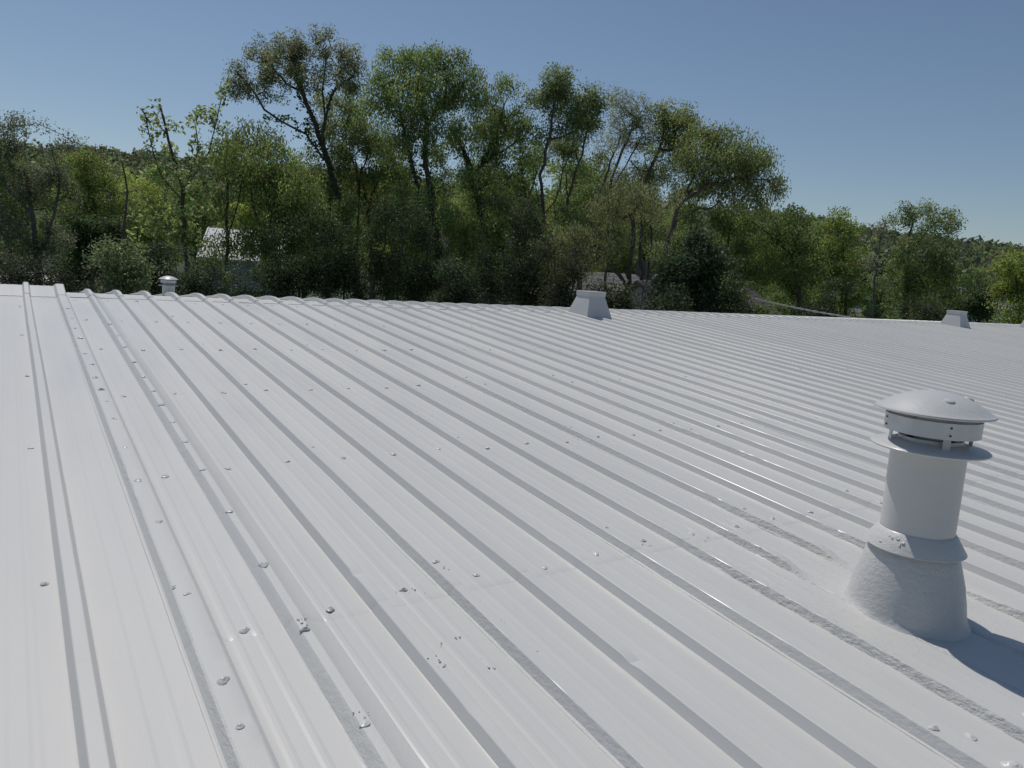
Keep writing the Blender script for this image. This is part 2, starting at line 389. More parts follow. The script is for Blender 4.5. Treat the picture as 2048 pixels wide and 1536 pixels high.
# walls, eaves
def walls():
    y0 = VLOW*CS+.15; y1 = (2*RIDGE-VLOW-1)*CS-.15; zr = RIDGE*SN-.06; ze0 = VLOW*SN-.03; ze1 = (VLOW+1)*SN-.03
    xl, xr = XL+.1, XR-.1
    mb = MB()
    mb.add([(xl, y0, GZ), (xr, y0, GZ), (xr, y0, ze0), (xl, y0, ze0)], [(0, 1, 2, 3)])
    mb.add([(xl, y1, GZ), (xr, y1, GZ), (xr, y1, ze1), (xl, y1, ze1)], [(0, 3, 2, 1)])
    for x in (xl, xr):
        mb.add([(x, y0, GZ), (x, y1, GZ), (x, y1, ze1), (x, RIDGE*CS, zr), (x, y0, ze0)], [(0, 1, 2, 3, 4)])
    obj('wall', mb.mesh('wall', WALLM), bld)
    for y, z in ((y0-.18, ze0), (y1+.18, ze1)):
        g = MB().box(((xl+xr)/2, y, z-.03), (xr-xl, .12, .12)); obj('gutter', g.mesh('gutter', WHITEP, False), bld)
walls()

# screws under dabs of coating
def dab(seed):
    r = np.random.default_rng(seed); n = 12; mb = MB(); vs = []
    ph = r.uniform(0, 6.3, 4)
    for rad, z in ((.017, -.001), (.0155, .003), (.011, .0065), (.0075, .009), (.0062, .0112), (.0035, .0124)):
        for k in range(n):
            a = 2*math.pi*k/n; q = rad*(1+.16*math.sin(a*2+ph[0])+.12*math.sin(3*a+ph[1])+r.normal()*.05)
            vs.append((q*math.cos(a), q*math.sin(a), z+r.normal()*.0006))
    vs.append((0, 0, .0126))
    fs = [(i*n+k, i*n+(k+1) % n, (i+1)*n+(k+1) % n, (i+1)*n+k) for i in range(5) for k in range(n)]
    fs += [(5*n+k, 5*n+(k+1) % n, 6*n) for k in range(n)]
    mb.add(vs, fs); me = mb.mesh('screw_dab', COAT, True); return me
DABS = [dab(i) for i in range(6)]
spots = []
r = np.random.default_rng(3)
for k in range(KMIN, KMIN+3*NPAN):
    if k >= 1:
        for v in (.80, 2.27, 3.75, 5.25, 6.69, 8.10, 9.42):
            if r.random() < .06: continue
            spots.append((X0+(k+.585)*S+r.normal()*.006, v+r.normal()*.02, 0, r.uniform(.8, 1.25)))
            if k % 3 == 1 and k > 1: spots.append((X0+k*S+.045, v+.10+r.normal()*.03, RH, r.uniform(.7, 1.1)))
    else:
        for v in (1.25, 2.76, 4.31, 5.83, 7.33, 8.85):
            spots.append((X0+(k-.12)*S+r.normal()*.006, v+r.normal()*.02, 0, r.uniform(.7, 1.1)))
for v in (1.74, 1.95, 2.48, 3.11, 3.60, 4.10, 4.63, 5.01, 5.30, 5.64, 6.05, 6.43, 7.05, 7.5, 8.03, 8.6): spots.append((X0+S+.055+r.normal()*.006, v, .029, r.uniform(.75, 1.3)))
for v in (1.61, 2.11, 2.59, 3.12, 3.66, 4.11, 4.49, 4.87, 5.21, 5.61, 6.08, 6.66, 7.15, 7.72): spots.append((X0+2*S+.040, v, RH, r.uniform(.75, 1.3)))
spots = [s_ for s_ in spots if not (abs(s_[0]-VENT[0]) < .33 and abs(s_[1]-VENT[1]) < .35)]
spots.append((2.39, .70, 0, 1.8))
def vis_size(s_):
    P = roof_pt(s_[0], s_[1]); d = P-CAM; z = d@FV
    if z < .2: return -1
    x = 1024+FPX*(d@RV)/z; y = 768-FPX*(d@UV)/z
    return (1 if (-20 < x < 2070 and -20 < y < 1560) else .02)/z
spots.sort(key=vis_size, reverse=True)
rest = MB(); base_me = DABS[0]
bv = [tuple(v.co) for v in base_me.vertices]; bf = [tuple(p.vertices) for p in base_me.polygons]
for i, (u, v, n, sc) in enumerate(spots):
    P = roof_pt(u, v, n+.0015)
    if i < 295:
        j = int(math.floor((u+.016-XL)/(3*S))); j = min(max(j, 0), NPAN-1)
        par = panels[j][0 if v > LAP else 1]
        o = obj('screw_dab', DABS[i % 6], par, P); o.rotation_euler = (SL, 0, r.uniform(0, 6.28)); o.scale = (sc, sc*r.uniform(.75, 1.1), sc*r.uniform(.4, .85))
    else:
        rest.add([(P[0]+a*sc, P[1]+b*sc, P[2]+c*sc) for a, b, c in bv], bf)
o = obj('screw_dab', rest.mesh('distant_screw_dabs', COAT, True), bld); o['kind'] = 'stuff'

# crumbs of old sealant and torn coating
def crumbs():
    r = np.random.default_rng(21); mb = MB()
    spotsc = [(380, 1175, 26, 9), (395, 1195, 20, 6), (605, 1258, 16, 9), (722, 1452, 14, 8), (880, 1350, 14, 7), (870, 1335, 10, 5), (1000, 1240, 10, 6), (1075, 1320, 8, 4), (815, 1183, 18, 8), (890, 1152, 14, 5), (1300, 1090, 10, 6), (1405, 1076, 12, 6), (1495, 1062, 10, 5), (985, 1335, 10, 5), (880, 1290, 8, 4), (345, 1190, 6, 5), (920, 1272, 6, 3)]
    for px, py, sp, n in spotsc:
        for i in range(n):
            x, y = px+r.normal()*sp*.6, py+r.normal()*sp*.35
            d = at(x, y, 1)-CAM; nn = np.array([0, -SN, CS]); t = (.003-(nn@CAM))/(nn@d); P = CAM+d*t
            uu = P[0]; kk = (uu-X0)/S; ph = (kk-math.floor(kk))*S
            P = P+nn*(RH if .02 < ph < .07 else .0)
            if i % 2: continue
            s_ = r.uniform(.0015, .0045)
            mb.box(P, (s_*r.uniform(1, 3), s_*r.uniform(1, 2), s_*r.uniform(.5, 1.0)), Matrix.Rotation(r.uniform(0, 3), 3, 'Z') @ Matrix.Rotation(r.uniform(-.6, .6), 3, 'X'))
    o = obj('sealant_crumbs', mb.mesh('sealant_crumbs', COAT), bld); o['kind'] = 'stuff'
crumbs()

# ------------------------------------------------------------------ round pipe vents
def round_vent(base, sc, label, near=True, H=None):
    """base = world point on the roof; profile measured on the near vent (metres), scaled by sc"""
    e = empty('roof_vent', base, label, 'roof vent', 'round pipe vents on the roof')
    def q(p): return [(a*sc, b*sc) for a, b in p]
    def put(name, mb, mat, smooth=True, par=None, rough=None):
        me = mb.mesh(name, mat, smooth)
        if rough is not None:
            a = me.attributes.new('rough', 'FLOAT', 'POINT'); a.data.foreach_set('value', np.full(len(me.vertices), rough, np.float32))
        return obj(name, me, par or e, base)
    wob = lambda a, z: .018*math.sin(2*a+z*9)+.012*math.sin(5*a+3+z*30)+.008*math.sin(9*a-z*40)
    n = 48 if near else 28
    # boot with coating flaring out onto the sheet (skirt follows the roof pitch)
    mb = MB().lathe(q([(.252, -.010), (.240, .003), (.232, .012), (.226, .030), (.217, .08), (.199, .15), (.178, .225), (.162, .272), (.150, .285)]), n, wob=wob)
    vs = []
    for x, y, z in mb.v:
        k = max(0, 1-max(0, z)/(.26*sc)); vs.append((x, y, z+y*math.tan(SL)*k))
    mb.v = vs; put('boot', mb, COAT_V, True, None, .5)
    put('pipe', MB().lathe(q([(.138, .20), (.138, .695)]), n), COAT_V, True, None, .06)
    put('storm_collar', MB().lathe(q([(.139, .345), (.147, .340), (.176, .292), (.188, .273), (.185, .270), (.170, .288)]), n, wob=lambda a, z: .006*math.sin(3*a)), COAT_V, True, None, .3)
    fl = put('lower_flange', MB().lathe(q([(.09, .715), (.132, .713), (.142, .708), (.196, .697), (.212, .693), (.217, .688), (.214, .682), (.203, .683), (.139, .690)]), n), COAT_V, True, None, .05)
    put('pipe_mouth', MB().lathe(q([(.118, .69), (.118, .728), (.115, .728), (.115, .63)]), n), GALV)
    for k in range(4):
        a = math.radians(-150+k*90+18); c = Vector((math.cos(a)*.152*sc, math.sin(a)*.152*sc, .728*sc))
        put('strap', MB().box(c, (.004*sc, .027*sc, .075*sc), Matrix.Rotation(a, 3, 'Z')), COAT_V, False)
    put('wind_band', MB().lathe(q([(.170, .748), (.1725, .748), (.1735, .812), (.171, .812), (.170, .748)]), n), GALV)
    if near:
        for k in range(4):
            a = math.radians(-150+k*90+18)
            for z in (.765, .795):
                m = MB().lathe([(0, .004), (.0035, .0035), (.0045, 0)], 8)
                rot = Matrix.Rotation(a, 4, 'Z') @ Matrix.Rotation(math.pi/2, 4, 'Y'); m.v = [tuple(rot @ Vector(p)) for p in m.v]
                o = obj('rivet', m.mesh('rivet', DARKGAP, True), e, np.array(base)+np.array((math.cos(a)*.173, math.sin(a)*.173, z)))
    cp = put('cap', MB().lathe(q([(0, .914), (.03, .913), (.065, .908), (.105, .897), (.145, .880), (.178, .861), (.198, .847), (.208, .842), (.2155, .839), (.217, .834), (.214, .830), (.207, .832), (.175, .846), (.10, .872), (0, .885)]), n, wob=(lambda a, z: .004*math.sin(2*a+1)) if near else None), COAT_V, True, None, .22)
    put('cap_stem', MB().lathe(q([(.060, .70), (.060, .875)]), 16), GALV)
    if near:
        rf = np.random.default_rng(8)
        fk = MB()
        for k in range(9):
            a = math.radians(178+rf.normal()*9); t = rf.uniform(.1, .75); rr = .146+t*.038; zz = .340-t*.060
            fk.box((math.cos(a)*rr, math.sin(a)*rr, zz+.002), (rf.uniform(.005, .014), rf.uniform(.005, .012), .002), Matrix.Rotation(a, 3, 'Z') @ Matrix.Rotation(.9+rf.normal()*.25, 3, 'Y'))
        o = put('peeling_coating', fk, COAT_V, False); o['kind'] = 'stuff'
    for k in range(3 if near else 0):
        a = math.radians(-150+k*90+18); rr = .12
        m = MB().lathe([(.022, -.003), (.017, .0035), (.006, .006), (0, .0065)], 12)
        rot = Matrix.Rotation(-.32, 4, Vector((-math.sin(a), math.cos(a), 0))) ; m.v = [tuple(rot.inverted() @ Vector(p)) for p in m.v]
        obj('sealant_dab', m.mesh('sealant_dab', COAT_V, True), cp, np.array(base)+np.array((math.cos(a)*rr, math.sin(a)*rr, .892)))
    return e
round_vent(roof_pt(VENT[0], VENT[1], 0), 1.0, 'large round white pipe vent with domed rain cap on the near right of the roof')
Pv = at(337, 551, 9.75)
round_vent((Pv[0], Pv[1], Pv[2]-.922*.55), .55, 'small round white pipe vent with domed cap behind the ridge at the left', False)

# ------------------------------------------------------------------ square ridge ventilators
def box_vent(u, v, label, a=.50, t=.31, h=.40):
    base = roof_pt(u, v, 0); e = empty('box_vent', base, label, 'roof vent', 'square tapered vents along the ridge')
    tz = math.tan(SL)
    def ring(half, z, follow):
        return [(x*half, y*half, z+(y*half*tz*follow)) for x, y in ((-1, -1), (1, -1), (1, 1), (-1, 1))]
    mb = MB(); rings = [ring(a/2+.05, -.004, 1), ring(a/2+.02, .012, 1), ring(a/2, .03, 1), ring(t/2, h-.06, .0)]
    vs = sum(rings, []); fs = [(i*4+k, i*4+(k+1) % 4, (i+1)*4+(k+1) % 4, (i+1)*4+k) for i in range(3) for k in range(4)]
    mb.add(vs, fs); me = mb.mesh('hood', COAT_V); obj('hood', me, e, base)
    mb = MB(); rings = [ring(t/2-.005, h-.075, 0), ring(t/2+.012, h-.07, 0), ring(t/2+.016, h, 0), ring(t/2+.004, h+.004, 0)]
    vs = sum(rings, []); fs = [(i*4+k, i*4+(k+1) % 4, (i+1)*4+(k+1) % 4, (i+1)*4+k) for i in range(3) for k in range(4)]+[(12, 13, 14, 15)]
    mb.add(vs, fs); obj('top_band', mb.mesh('top_band', COAT_V), e, base)
def plane_uv(px, py):
    d = at(px, py, 1)-CAM; nn = np.array([0, -SN, CS]); P = CAM-d*((nn@CAM)/(nn@d)); return P[0], P[1]*CS+P[2]*SN
for (px, py, lab) in ((1174, 637, 'square tapered white vent on the ridge in the middle of the picture'), (1920, 657, 'square tapered white vent farther along the ridge toward the right'), (2077, 663, 'square tapered white vent cut by the right edge of the picture')):
    u, v = plane_uv(px, py); v = min(v, RIDGE-.45); box_vent(u+.25, v+.25, lab)

# ------------------------------------------------------------------ trees
def grow(trunks, tips, r, step=.45, jit=.10):
    """greedy branching: joins every tip to the nearest useful node; returns nodes, parents, tip ids"""
    N = []; Pn = []
    for tr in trunks:
        prev = -1; start = np.array(tr[0])
        if N:
            D = np.linalg.norm(np.array(N)-start, axis=1); i0 = int(D.argmin())
            if D[i0] < 1.2: prev = i0
        for a, b in zip(tr[:-1], tr[1:]):
            a = np.array(a); b = np.array(b); L = np.linalg.norm(b-a); m = max(1, int(L/step))
            for q in range(0 if prev == -1 else 1, m+1):
                if q == 0 and prev != -1: continue
                p = a+(b-a)*q/m+(r.normal(size=3)*jit*.35 if 0 < q else 0)
                N.append(p); Pn.append(prev); prev = len(N)-1
    ntr = len(N); n0 = next((i for i in range(1, ntr) if Pn[i] != i-1), ntr); buf = np.zeros((ntr+len(tips)*14+50, 3)); buf[:ntr] = N; cnt = ntr; tipid = []
    D0 = np.array([np.min(np.linalg.norm(buf[:ntr]-t, axis=1)) for t in tips]); order = np.argsort(D0)
    for i in order:
        t = tips[i]; dv = t-buf[:cnt]; D = np.linalg.norm(dv, axis=1)
        cost = D*(1+.55*np.clip(-dv[:, 2]/(D+1e-6)+.15, 0, 1))
        p = int(cost.argmin()); L = D[p]; m = min(9, max(1, int(L/step)))
        a = buf[p].copy(); bend = np.array([0, 0, .12*L])
        for q in range(1, m+1):
            s = q/m; P = a+(t-a)*s+bend*math.sin(math.pi*s)*.6+(r.normal(size=3)*jit*min(1, L) if q < m else 0)
            buf[cnt] = P; Pn.append(p); p = cnt; cnt += 1
        tipid.append(p)
    return buf[:cnt], np.array(Pn), np.array(tipid), n0, ntr
def tubes(N, P, R, sel, sides):
    idx = np.where(sel)[0]; idx = idx[P[idx] >= 0]
    if not len(idx): return np.zeros((0, 3)), np.zeros((0, 4), int)
    A = N[P[idx]]; B = N[idx]; ra = np.minimum(R[P[idx]], R[idx]*1.5)[:, None]; rb = R[idx][:, None]
    t = B-A; L = np.linalg.norm(t, axis=1)[:, None]+1e-9; t = t/L
    up = np.where(np.abs(t[:, 2:3]) < .9, np.array([[0, 0, 1.]]), np.array([[1., 0, 0]]))
    u = np.cross(t, up); u /= np.linalg.norm(u, axis=1)[:, None]; v = np.cross(t, u)
    V = []; n = len(idx)
    for k in range(sides):
        c, s = math.cos(2*math.pi*k/sides), math.sin(2*math.pi*k/sides); V.append(A-t*ra*.3+(u*c+v*s)*ra)
    for k in range(sides):
        c, s = math.cos(2*math.pi*k/sides), math.sin(2*math.pi*k/sides); V.append(B+t*rb*.2+(u*c+v*s)*rb)
    V = np.stack(V, 1).reshape(-1, 3); b = np.arange(n)[:, None]*2*sides
    F = np.concatenate([np.stack([b[:, 0]+k, b[:, 0]+(k+1) % sides, b[:, 0]+sides+(k+1) % sides, b[:, 0]+sides+k], 1) for k in range(sides)])
    return V, F
def clump_tips(clumps, depth, n, r, px=True, dscale=.9):
    out = []; wts = []
    for c in clumps:
        cx, cy, rx, ry = c[:4]; dens = c[4] if len(c) > 4 else 1.0
        k = FPX/depth; dd = r.normal()*.5*(rx/k)
        cen = at(cx, cy, depth+dd); RX, RY = rx/k, ry/k
        m = max(3, int(n*dens*(rx*ry)/(45*40)))
        RX *= 1.12; RY *= 1.1
        d = r.normal(size=(m, 3)); d /= np.linalg.norm(d, axis=1)[:, None]
        rad = r.random((m, 1))**.40
        lump = 1+.22*vnoise(d[:, 0]*2+cx, d[:, 2]*2+cy, int(cx) % 97)[:, None]
        q = d*rad*lump
        out.append(cen+q[:, 0:1]*RX*RV+q[:, 2:3]*RY*np.array([0, 0, 1.])+q[:, 1:2]*dscale*.5*(RX+RY)*FV)
    return np.concatenate(out)
def make_tree(name, label, depth, trunks, clumps, col, n=34, leaves=46, lsize=.115, aspect=.5, spread=.30, droop=0., seed=0,
              tr=.16, tipr=.007, cvar=.25, group='trees behind the building', bark=None, ivy=0, ivyc=(), ivycol=(.035, .06, .018), cat='tree', twigs=True, up=.3, base_z=None, gap=.42):
    leaves = int(leaves*2.1); n *= 1.15; spread *= .78; lsize *= .98; col = (col[0]*2.9, col[1]*2.95, col[2]*2.7); ivycol = tuple(c*1.7 for c in ivycol)
    r = np.random.default_rng(seed+100); gz = GZ if base_z is None else base_z
    T = []
    for i, p in enumerate(trunks):
        pts = []
        dd = depth
        for q in p: pts.append(at(q[0], q[1], depth+(q[2] if len(q) > 2 else 0)))
        if i == 0 or (len(p) and p[0][1] >= 540 and i > 0 and np.linalg.norm(pts[0]-T[0][1 if len(T[0]) > 1 else 0]) > .8):
            b = pts[0].copy(); b[2] = gz-.1; pts = [b]+pts
        T.append(pts)
    base = T[0][0].copy(); base[2] = gz
    tips = clump_tips(clumps, depth, n, r)
    qn = vnoise(tips[:, 0]*1.0+tips[:, 1]*.6+seed, tips[:, 2]*1.15+seed*3, 31)+.5*vnoise(tips[:, 0]*2.3+seed, tips[:, 2]*2.3, 32)
    if gap and (qn > -gap).sum() > .4*len(tips): tips = tips[qn > -gap]
    N, P, tid, n0, ntr = grow(T, tips, r)
    cnt = np.zeros(len(N)); cnt[tid] = 1
    for i in range(len(N)-1, -1, -1):
        if P[i] >= 0: cnt[P[i]] += cnt[i]
    R = tipr*np.maximum(cnt, 1)**.5
    R[:ntr] = np.maximum(R[:ntr], .17*tr)
    R[:n0] = np.maximum(R[:n0], tr*(1-.72*np.arange(n0)/n0))
    e = empty(name, base, label, cat, group)
    V1, F1 = tubes(N, P, R, R > .035, 8); V2, F2 = tubes(N, P, R, R <= .035, 3)
    bk = bark or BARK
    obj('trunk', mesh_np('trunk', np.concatenate([V1, V2])-base, np.concatenate([F1, F2+len(V1)]), bk, True), e, base)
    if leaves:
        tp = N[tid]; pr = N[P[tid]]; m = leaves
        s = r.random((len(tp), m, 1))
        pos = tp[:, None]*(1-.45*s)+pr[:, None]*(.45*s)+r.normal(size=(len(tp), m, 3)).clip(-1.5, 1.5)*spread
        pos[..., 2] -= np.abs(r.normal(size=pos.shape[:2]))*droop
        tipcol = 1+.14*r.normal(size=(len(tp), 1))+.26*vnoise(tp[:, 0]*1.3+tp[:, 1]*.8, tp[:, 2]*1.5, 33)[:, None]
        pos = pos.reshape(-1, 3)
        dirs = None
        if droop: dirs = np.tile(np.array([0, 0, -1.0]), (len(pos), 1))
        V, F, C = leaf_quads(pos, lsize, aspect, up, col, cvar, r, dirs)
        C = C*np.repeat(np.repeat(tipcol, m, 0), 4, 0).clip(.5, 1.6)
        obj('crown', mesh_np('crown', V-base, F, LEAF, False, C), e, base)
    if ivy:
        big = np.where((R > .05))[0]; big = big[P[big] >= 0]; m = ivy
        A = N[P[big]]; B = N[big]; s = r.random((len(big), m, 1))
        pos = A[:, None]*(1-s)+B[:, None]*s; off = r.normal(size=pos.shape); off /= np.linalg.norm(off, axis=2)[..., None]
        pos = (pos+off*(R[big][:, None, None]*1.1+np.abs(r.normal(size=(len(big), m, 1)))*.09)).reshape(-1, 3)
        if ivyc:
            q = clump_tips(ivyc, depth, 420, r); pos = np.concatenate([pos, q])
        V, F, C = leaf_quads(pos, .13, .85, .2, ivycol, .3, r); obj('ivy', mesh_np('ivy', V-base, F, LEAF, False, C), e, base)
    return e
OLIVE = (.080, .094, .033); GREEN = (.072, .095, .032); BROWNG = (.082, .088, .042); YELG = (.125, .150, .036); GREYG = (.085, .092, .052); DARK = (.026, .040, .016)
make_tree('tall_leaning_tree', 'tallest tree, leaning left with sparse brownish crown and ivy clad limbs', 36,
    [[(716, 580), (700, 480), (662, 345), (645, 290)], [(645, 290), (612, 205), (596, 165), (588, 110)], [(655, 330), (610, 268), (560, 240), (530, 220)], [(530, 220), (495, 170), (470, 140)], [(645, 290), (650, 230), (645, 160), (655, 110)], [(650, 250), (662, 190), (705, 150)], [(596, 180), (560, 150), (528, 118)]],
    [(462, 150, 36, 30, 1), (490, 180, 38, 30, .8), (540, 140, 40, 34, .9), (590, 130, 40, 34, .8), (700, 150, 36, 40, .8), (525, 105, 40, 32, .8), (575, 100, 38, 34, .8), (610, 92, 36, 30, .8), (660, 88, 38, 32, .8), (690, 120, 36, 36, .8), (715, 155, 26, 38, .8), (560, 180, 36, 26, .45), (640, 150, 40, 30, .6), (610, 150, 40, 30, .6), (690, 190, 34, 30, .5), (640, 200, 34, 26, .4), (520, 150, 36, 28, .6)],
    BROWNG, n=36, leaves=34, lsize=.125, aspect=.42, spread=.22, seed=1, tr=.27, ivy=26, gap=.7, ivyc=[(545, 236, 26, 10), (575, 240, 22, 14), (605, 262, 22, 16), (632, 292, 18, 22), (600, 200, 9, 20), (618, 250, 10, 26), (650, 330, 16, 26), (668, 380, 14, 30)])
make_tree('tall_forked_tree', 'broad tall green tree right of the leaning one, forked ivy covered trunks', 35,
    [[(900, 600), (872, 480), (852, 330), (850, 235), (838, 160)], [(885, 560), (842, 400), (818, 300), (802, 240), (792, 180)], [(851, 250), (890, 205), (892, 130)], [(890, 205), (930, 170)]],
    [(785, 130, 42, 36), (760, 165, 34, 34), (835, 140, 44, 42), (885, 130, 42, 36), (925, 165, 40, 38), (950, 195, 26, 30), (770, 205, 46, 30, .7), (830, 190, 50, 36), (885, 190, 44, 34), (830, 245, 40, 30, .8), (790, 260, 44, 34, .8), (880, 250, 36, 28, .7), (820, 320, 28, 30, .6), (850, 290, 40, 30, .5), (795, 310, 40, 34, .6), (860, 350, 30, 36, .4)],
    GREEN, n=36, leaves=44, droop=.12, seed=2, tr=.25, ivy=46, ivyc=[(850, 300, 14, 50, .5), (815, 300, 14, 40, .6), (862, 400, 16, 60, .5), (835, 380, 14, 50, .5), (830, 260, 12, 26, .5)])
make_tree('ivy_trunk_tree', 'green tree with twin ivy trunks and rounded top left of centre', 36,
    [[(990, 600), (962, 420), (930, 310), (908, 262)], [(985, 470), (950, 350), (930, 300)], [(945, 360), (985, 290), (1010, 210)], [(960, 330), (1040, 280), (1060, 250)]],
    [(1010, 185, 40, 30), (1040, 195, 26, 30), (990, 215, 36, 30), (1015, 235, 48, 36), (1050, 260, 32, 30, .8), (930, 265, 44, 32), (975, 265, 42, 30), (1060, 300, 26, 34, .8), (985, 305, 40, 26, .6), (930, 320, 30, 34, .6), (1005, 345, 40, 30, .4), (930, 380, 34, 40, .5), (985, 400, 36, 40, .5)],
    GREEN, n=36, leaves=44, droop=.1, seed=3, tr=.23, ivy=46, ivyc=[(915, 290, 14, 30, .6), (935, 340, 16, 40, .6), (960, 410, 18, 50, .5), (985, 480, 18, 50, .4), (1010, 360, 14, 50, .4), (1040, 340, 14, 30, .4)])
make_tree('many_stemmed_tree', 'dark green tree with many slender bare lower stems at centre', 35,
    [[(1100, 600), (1088, 430), (1082, 350), (1098, 280), (1108, 200)], [(1108, 600), (1108, 410), (1130, 330), (1150, 280)], [(1095, 520), (1074, 400), (1064, 330)], [(1115, 560), (1135, 400), (1165, 310), (1180, 240)], [(1092, 430), (1120, 380), (1130, 300)], [(1100, 285), (1150, 262), (1170, 240)]],
    [(1105, 168, 30, 26), (1082, 190, 24, 30), (1130, 180, 30, 30), (1118, 205, 38, 26), (1145, 215, 28, 24, .8), (1180, 200, 30, 26), (1190, 235, 28, 34), (1165, 245, 34, 30), (1140, 250, 30, 20, .7), (1120, 310, 40, 30, .3), (1150, 340, 40, 30, .35), (1085, 265, 24, 30, .35)],
    (.068, .088, .033), n=38, leaves=46, seed=4, tr=.15)
make_tree('grey_feathery_tree', 'feathery grey-green tree with long slanting branches right of centre', 37,
    [[(1150, 600), (1180, 450), (1215, 340), (1240, 270)], [(1165, 540), (1215, 400), (1230, 340), (1262, 260)], [(1195, 420), (1240, 350), (1275, 290)], [(1150, 480), (1190, 380), (1215, 330)]],
    [(1225, 200, 32, 26, .7), (1262, 200, 32, 26, .8), (1285, 225, 22, 30, .8), (1240, 240, 40, 32, .8), (1280, 265, 36, 30, .8), (1255, 285, 44, 26, .7), (1220, 300, 34, 30, .5), (1300, 285, 24, 24, .7), (1205, 350, 40, 34, .4), (1250, 335, 40, 30, .4)],
    GREYG, n=40, leaves=34, lsize=.115, aspect=.34, spread=.24, seed=5, tr=.13)
make_tree('upright_oval_tree', 'olive tree with upright oval top between feathery and drooping trees', 36,
    [[(1280, 600), (1284, 400), (1296, 350), (1318, 300), (1332, 240)], [(1296, 350), (1288, 310)], [(1318, 310), (1345, 300), (1352, 250)], [(1292, 360), (1262, 320)]],
    [(1325, 232, 32, 26), (1352, 230, 26, 28), (1340, 260, 40, 28), (1375, 262, 26, 32), (1330, 290, 36, 22, .7), (1370, 295, 30, 26, .8), (1290, 308, 26, 20, .6), (1265, 318, 24, 18, .5), (1350, 335, 36, 26, .6), (1310, 350, 30, 24, .4)],
    OLIVE, n=36, leaves=44, seed=6, tr=.15)
make_tree('drooping_willow', 'drooping willow at the right end of the tall row', 34,
    [[(1310, 620), (1335, 480), (1358, 415), (1385, 375)], [(1340, 450), (1400, 412), (1422, 416), (1465, 385)], [(1358, 410), (1410, 370), (1440, 330)], [(1362, 400), (1390, 350), (1405, 310)], [(1410, 375), (1480, 355), (1520, 360)]],
    [(1405, 272, 36, 24), (1440, 275, 36, 24), (1475, 290, 36, 30), (1415, 315, 50, 30), (1460, 325, 46, 36), (1500, 315, 30, 32), (1530, 325, 24, 26, .8), (1445, 360, 44, 34), (1490, 370, 30, 36, .9), (1535, 370, 30, 20, .8), (1560, 378, 16, 18, .8), (1520, 400, 26, 22, .6), (1375, 300, 30, 30, .7), (1400, 350, 36, 28, .5)],
    (.074, .088, .032), n=36, leaves=46, droop=.22, lsize=.12, aspect=.4, seed=7, tr=.2)
make_tree('slender_willow', 'slender bushy willows in front of the white metal roofed house', 32,
    [[(452, 600), (456, 450), (450, 340)], [(456, 470), (478, 400), (485, 320)], [(532, 600), (525, 470), (503, 400), (500, 330)], [(527, 480), (560, 400), (580, 340)]],
    [(505, 275, 44, 28), (455, 295, 40, 30), (545, 300, 36, 30), (480, 325, 48, 34), (560, 345, 46, 36), (435, 355, 40, 40), (515, 370, 50, 36, .8), (600, 375, 40, 36), (560, 405, 50, 34), (455, 405, 36, 26, .5), (455, 480, 24, 26, .5), (525, 480, 36, 34, 1), (425, 495, 20, 26, .9), (485, 505, 30, 14, .8), (490, 468, 34, 14, .9), (550, 500, 30, 30, 1), (625, 430, 36, 36), (580, 455, 46, 30), (610, 490, 40, 30)],
    (.070, .090, .030), n=34, leaves=40, droop=.15, seed=8, tr=.13, gap=.4)
make_tree('rounded_green_tree', 'rounded green tree seen just right of the leaning trunk', 42,
    [[(748, 600), (738, 440), (722, 330)], [(735, 420), (760, 350), (775, 320)], [(728, 370), (695, 300), (690, 250)]],
    [(640, 205, 26, 22, .8), (690, 205, 34, 26), (715, 235, 28, 34), (680, 255, 40, 32), (735, 290, 44, 34), (690, 310, 40, 32, .9), (770, 310, 40, 34), (740, 350, 50, 36), (785, 365, 36, 36), (690, 370, 44, 36), (740, 415, 50, 40), (650, 420, 40, 34)],
    OLIVE, n=34, leaves=42, lsize=.125, droop=.08, seed=9, tr=.17)
make_tree('large_leaved_tree', 'pale yellow-green large leaved tree at the left, open top against sky', 30,
    [[(374, 600), (369, 450), (365, 375)], [(366, 385), (345, 310), (332, 255), (322, 212)], [(366, 385), (398, 300), (392, 225)], [(367, 400), (322, 350), (302, 290), (293, 225)], [(367, 390), (420, 300), (442, 200)]],
    [(295, 235, 12, 26, 0.39), (325, 235, 18, 30, 0.5), (345, 255, 20, 26, 0.44), (375, 235, 22, 26, 0.5), (400, 245, 22, 28, 0.5), (430, 225, 22, 24, 0.55), (445, 185, 10, 16, 1), (440, 250, 26, 22, 0.5), (310, 285, 22, 26, 0.33), (365, 300, 40, 24, 0.28), (420, 305, 40, 24, 0.33), (340, 340, 44, 26, .6), (300, 345, 30, 24, .6), (390, 350, 44, 30, .7), (330, 395, 44, 32, .8), (400, 400, 40, 32, .8), (310, 440, 46, 32), (380, 440, 46, 34), (330, 485, 54, 34), (385, 480, 24, 28, .7), (290, 480, 34, 30)],
    (.092, .112, .045), n=17, leaves=12, lsize=.19, aspect=.5, spread=.20, seed=10, tr=.14, cvar=.3, gap=.45)
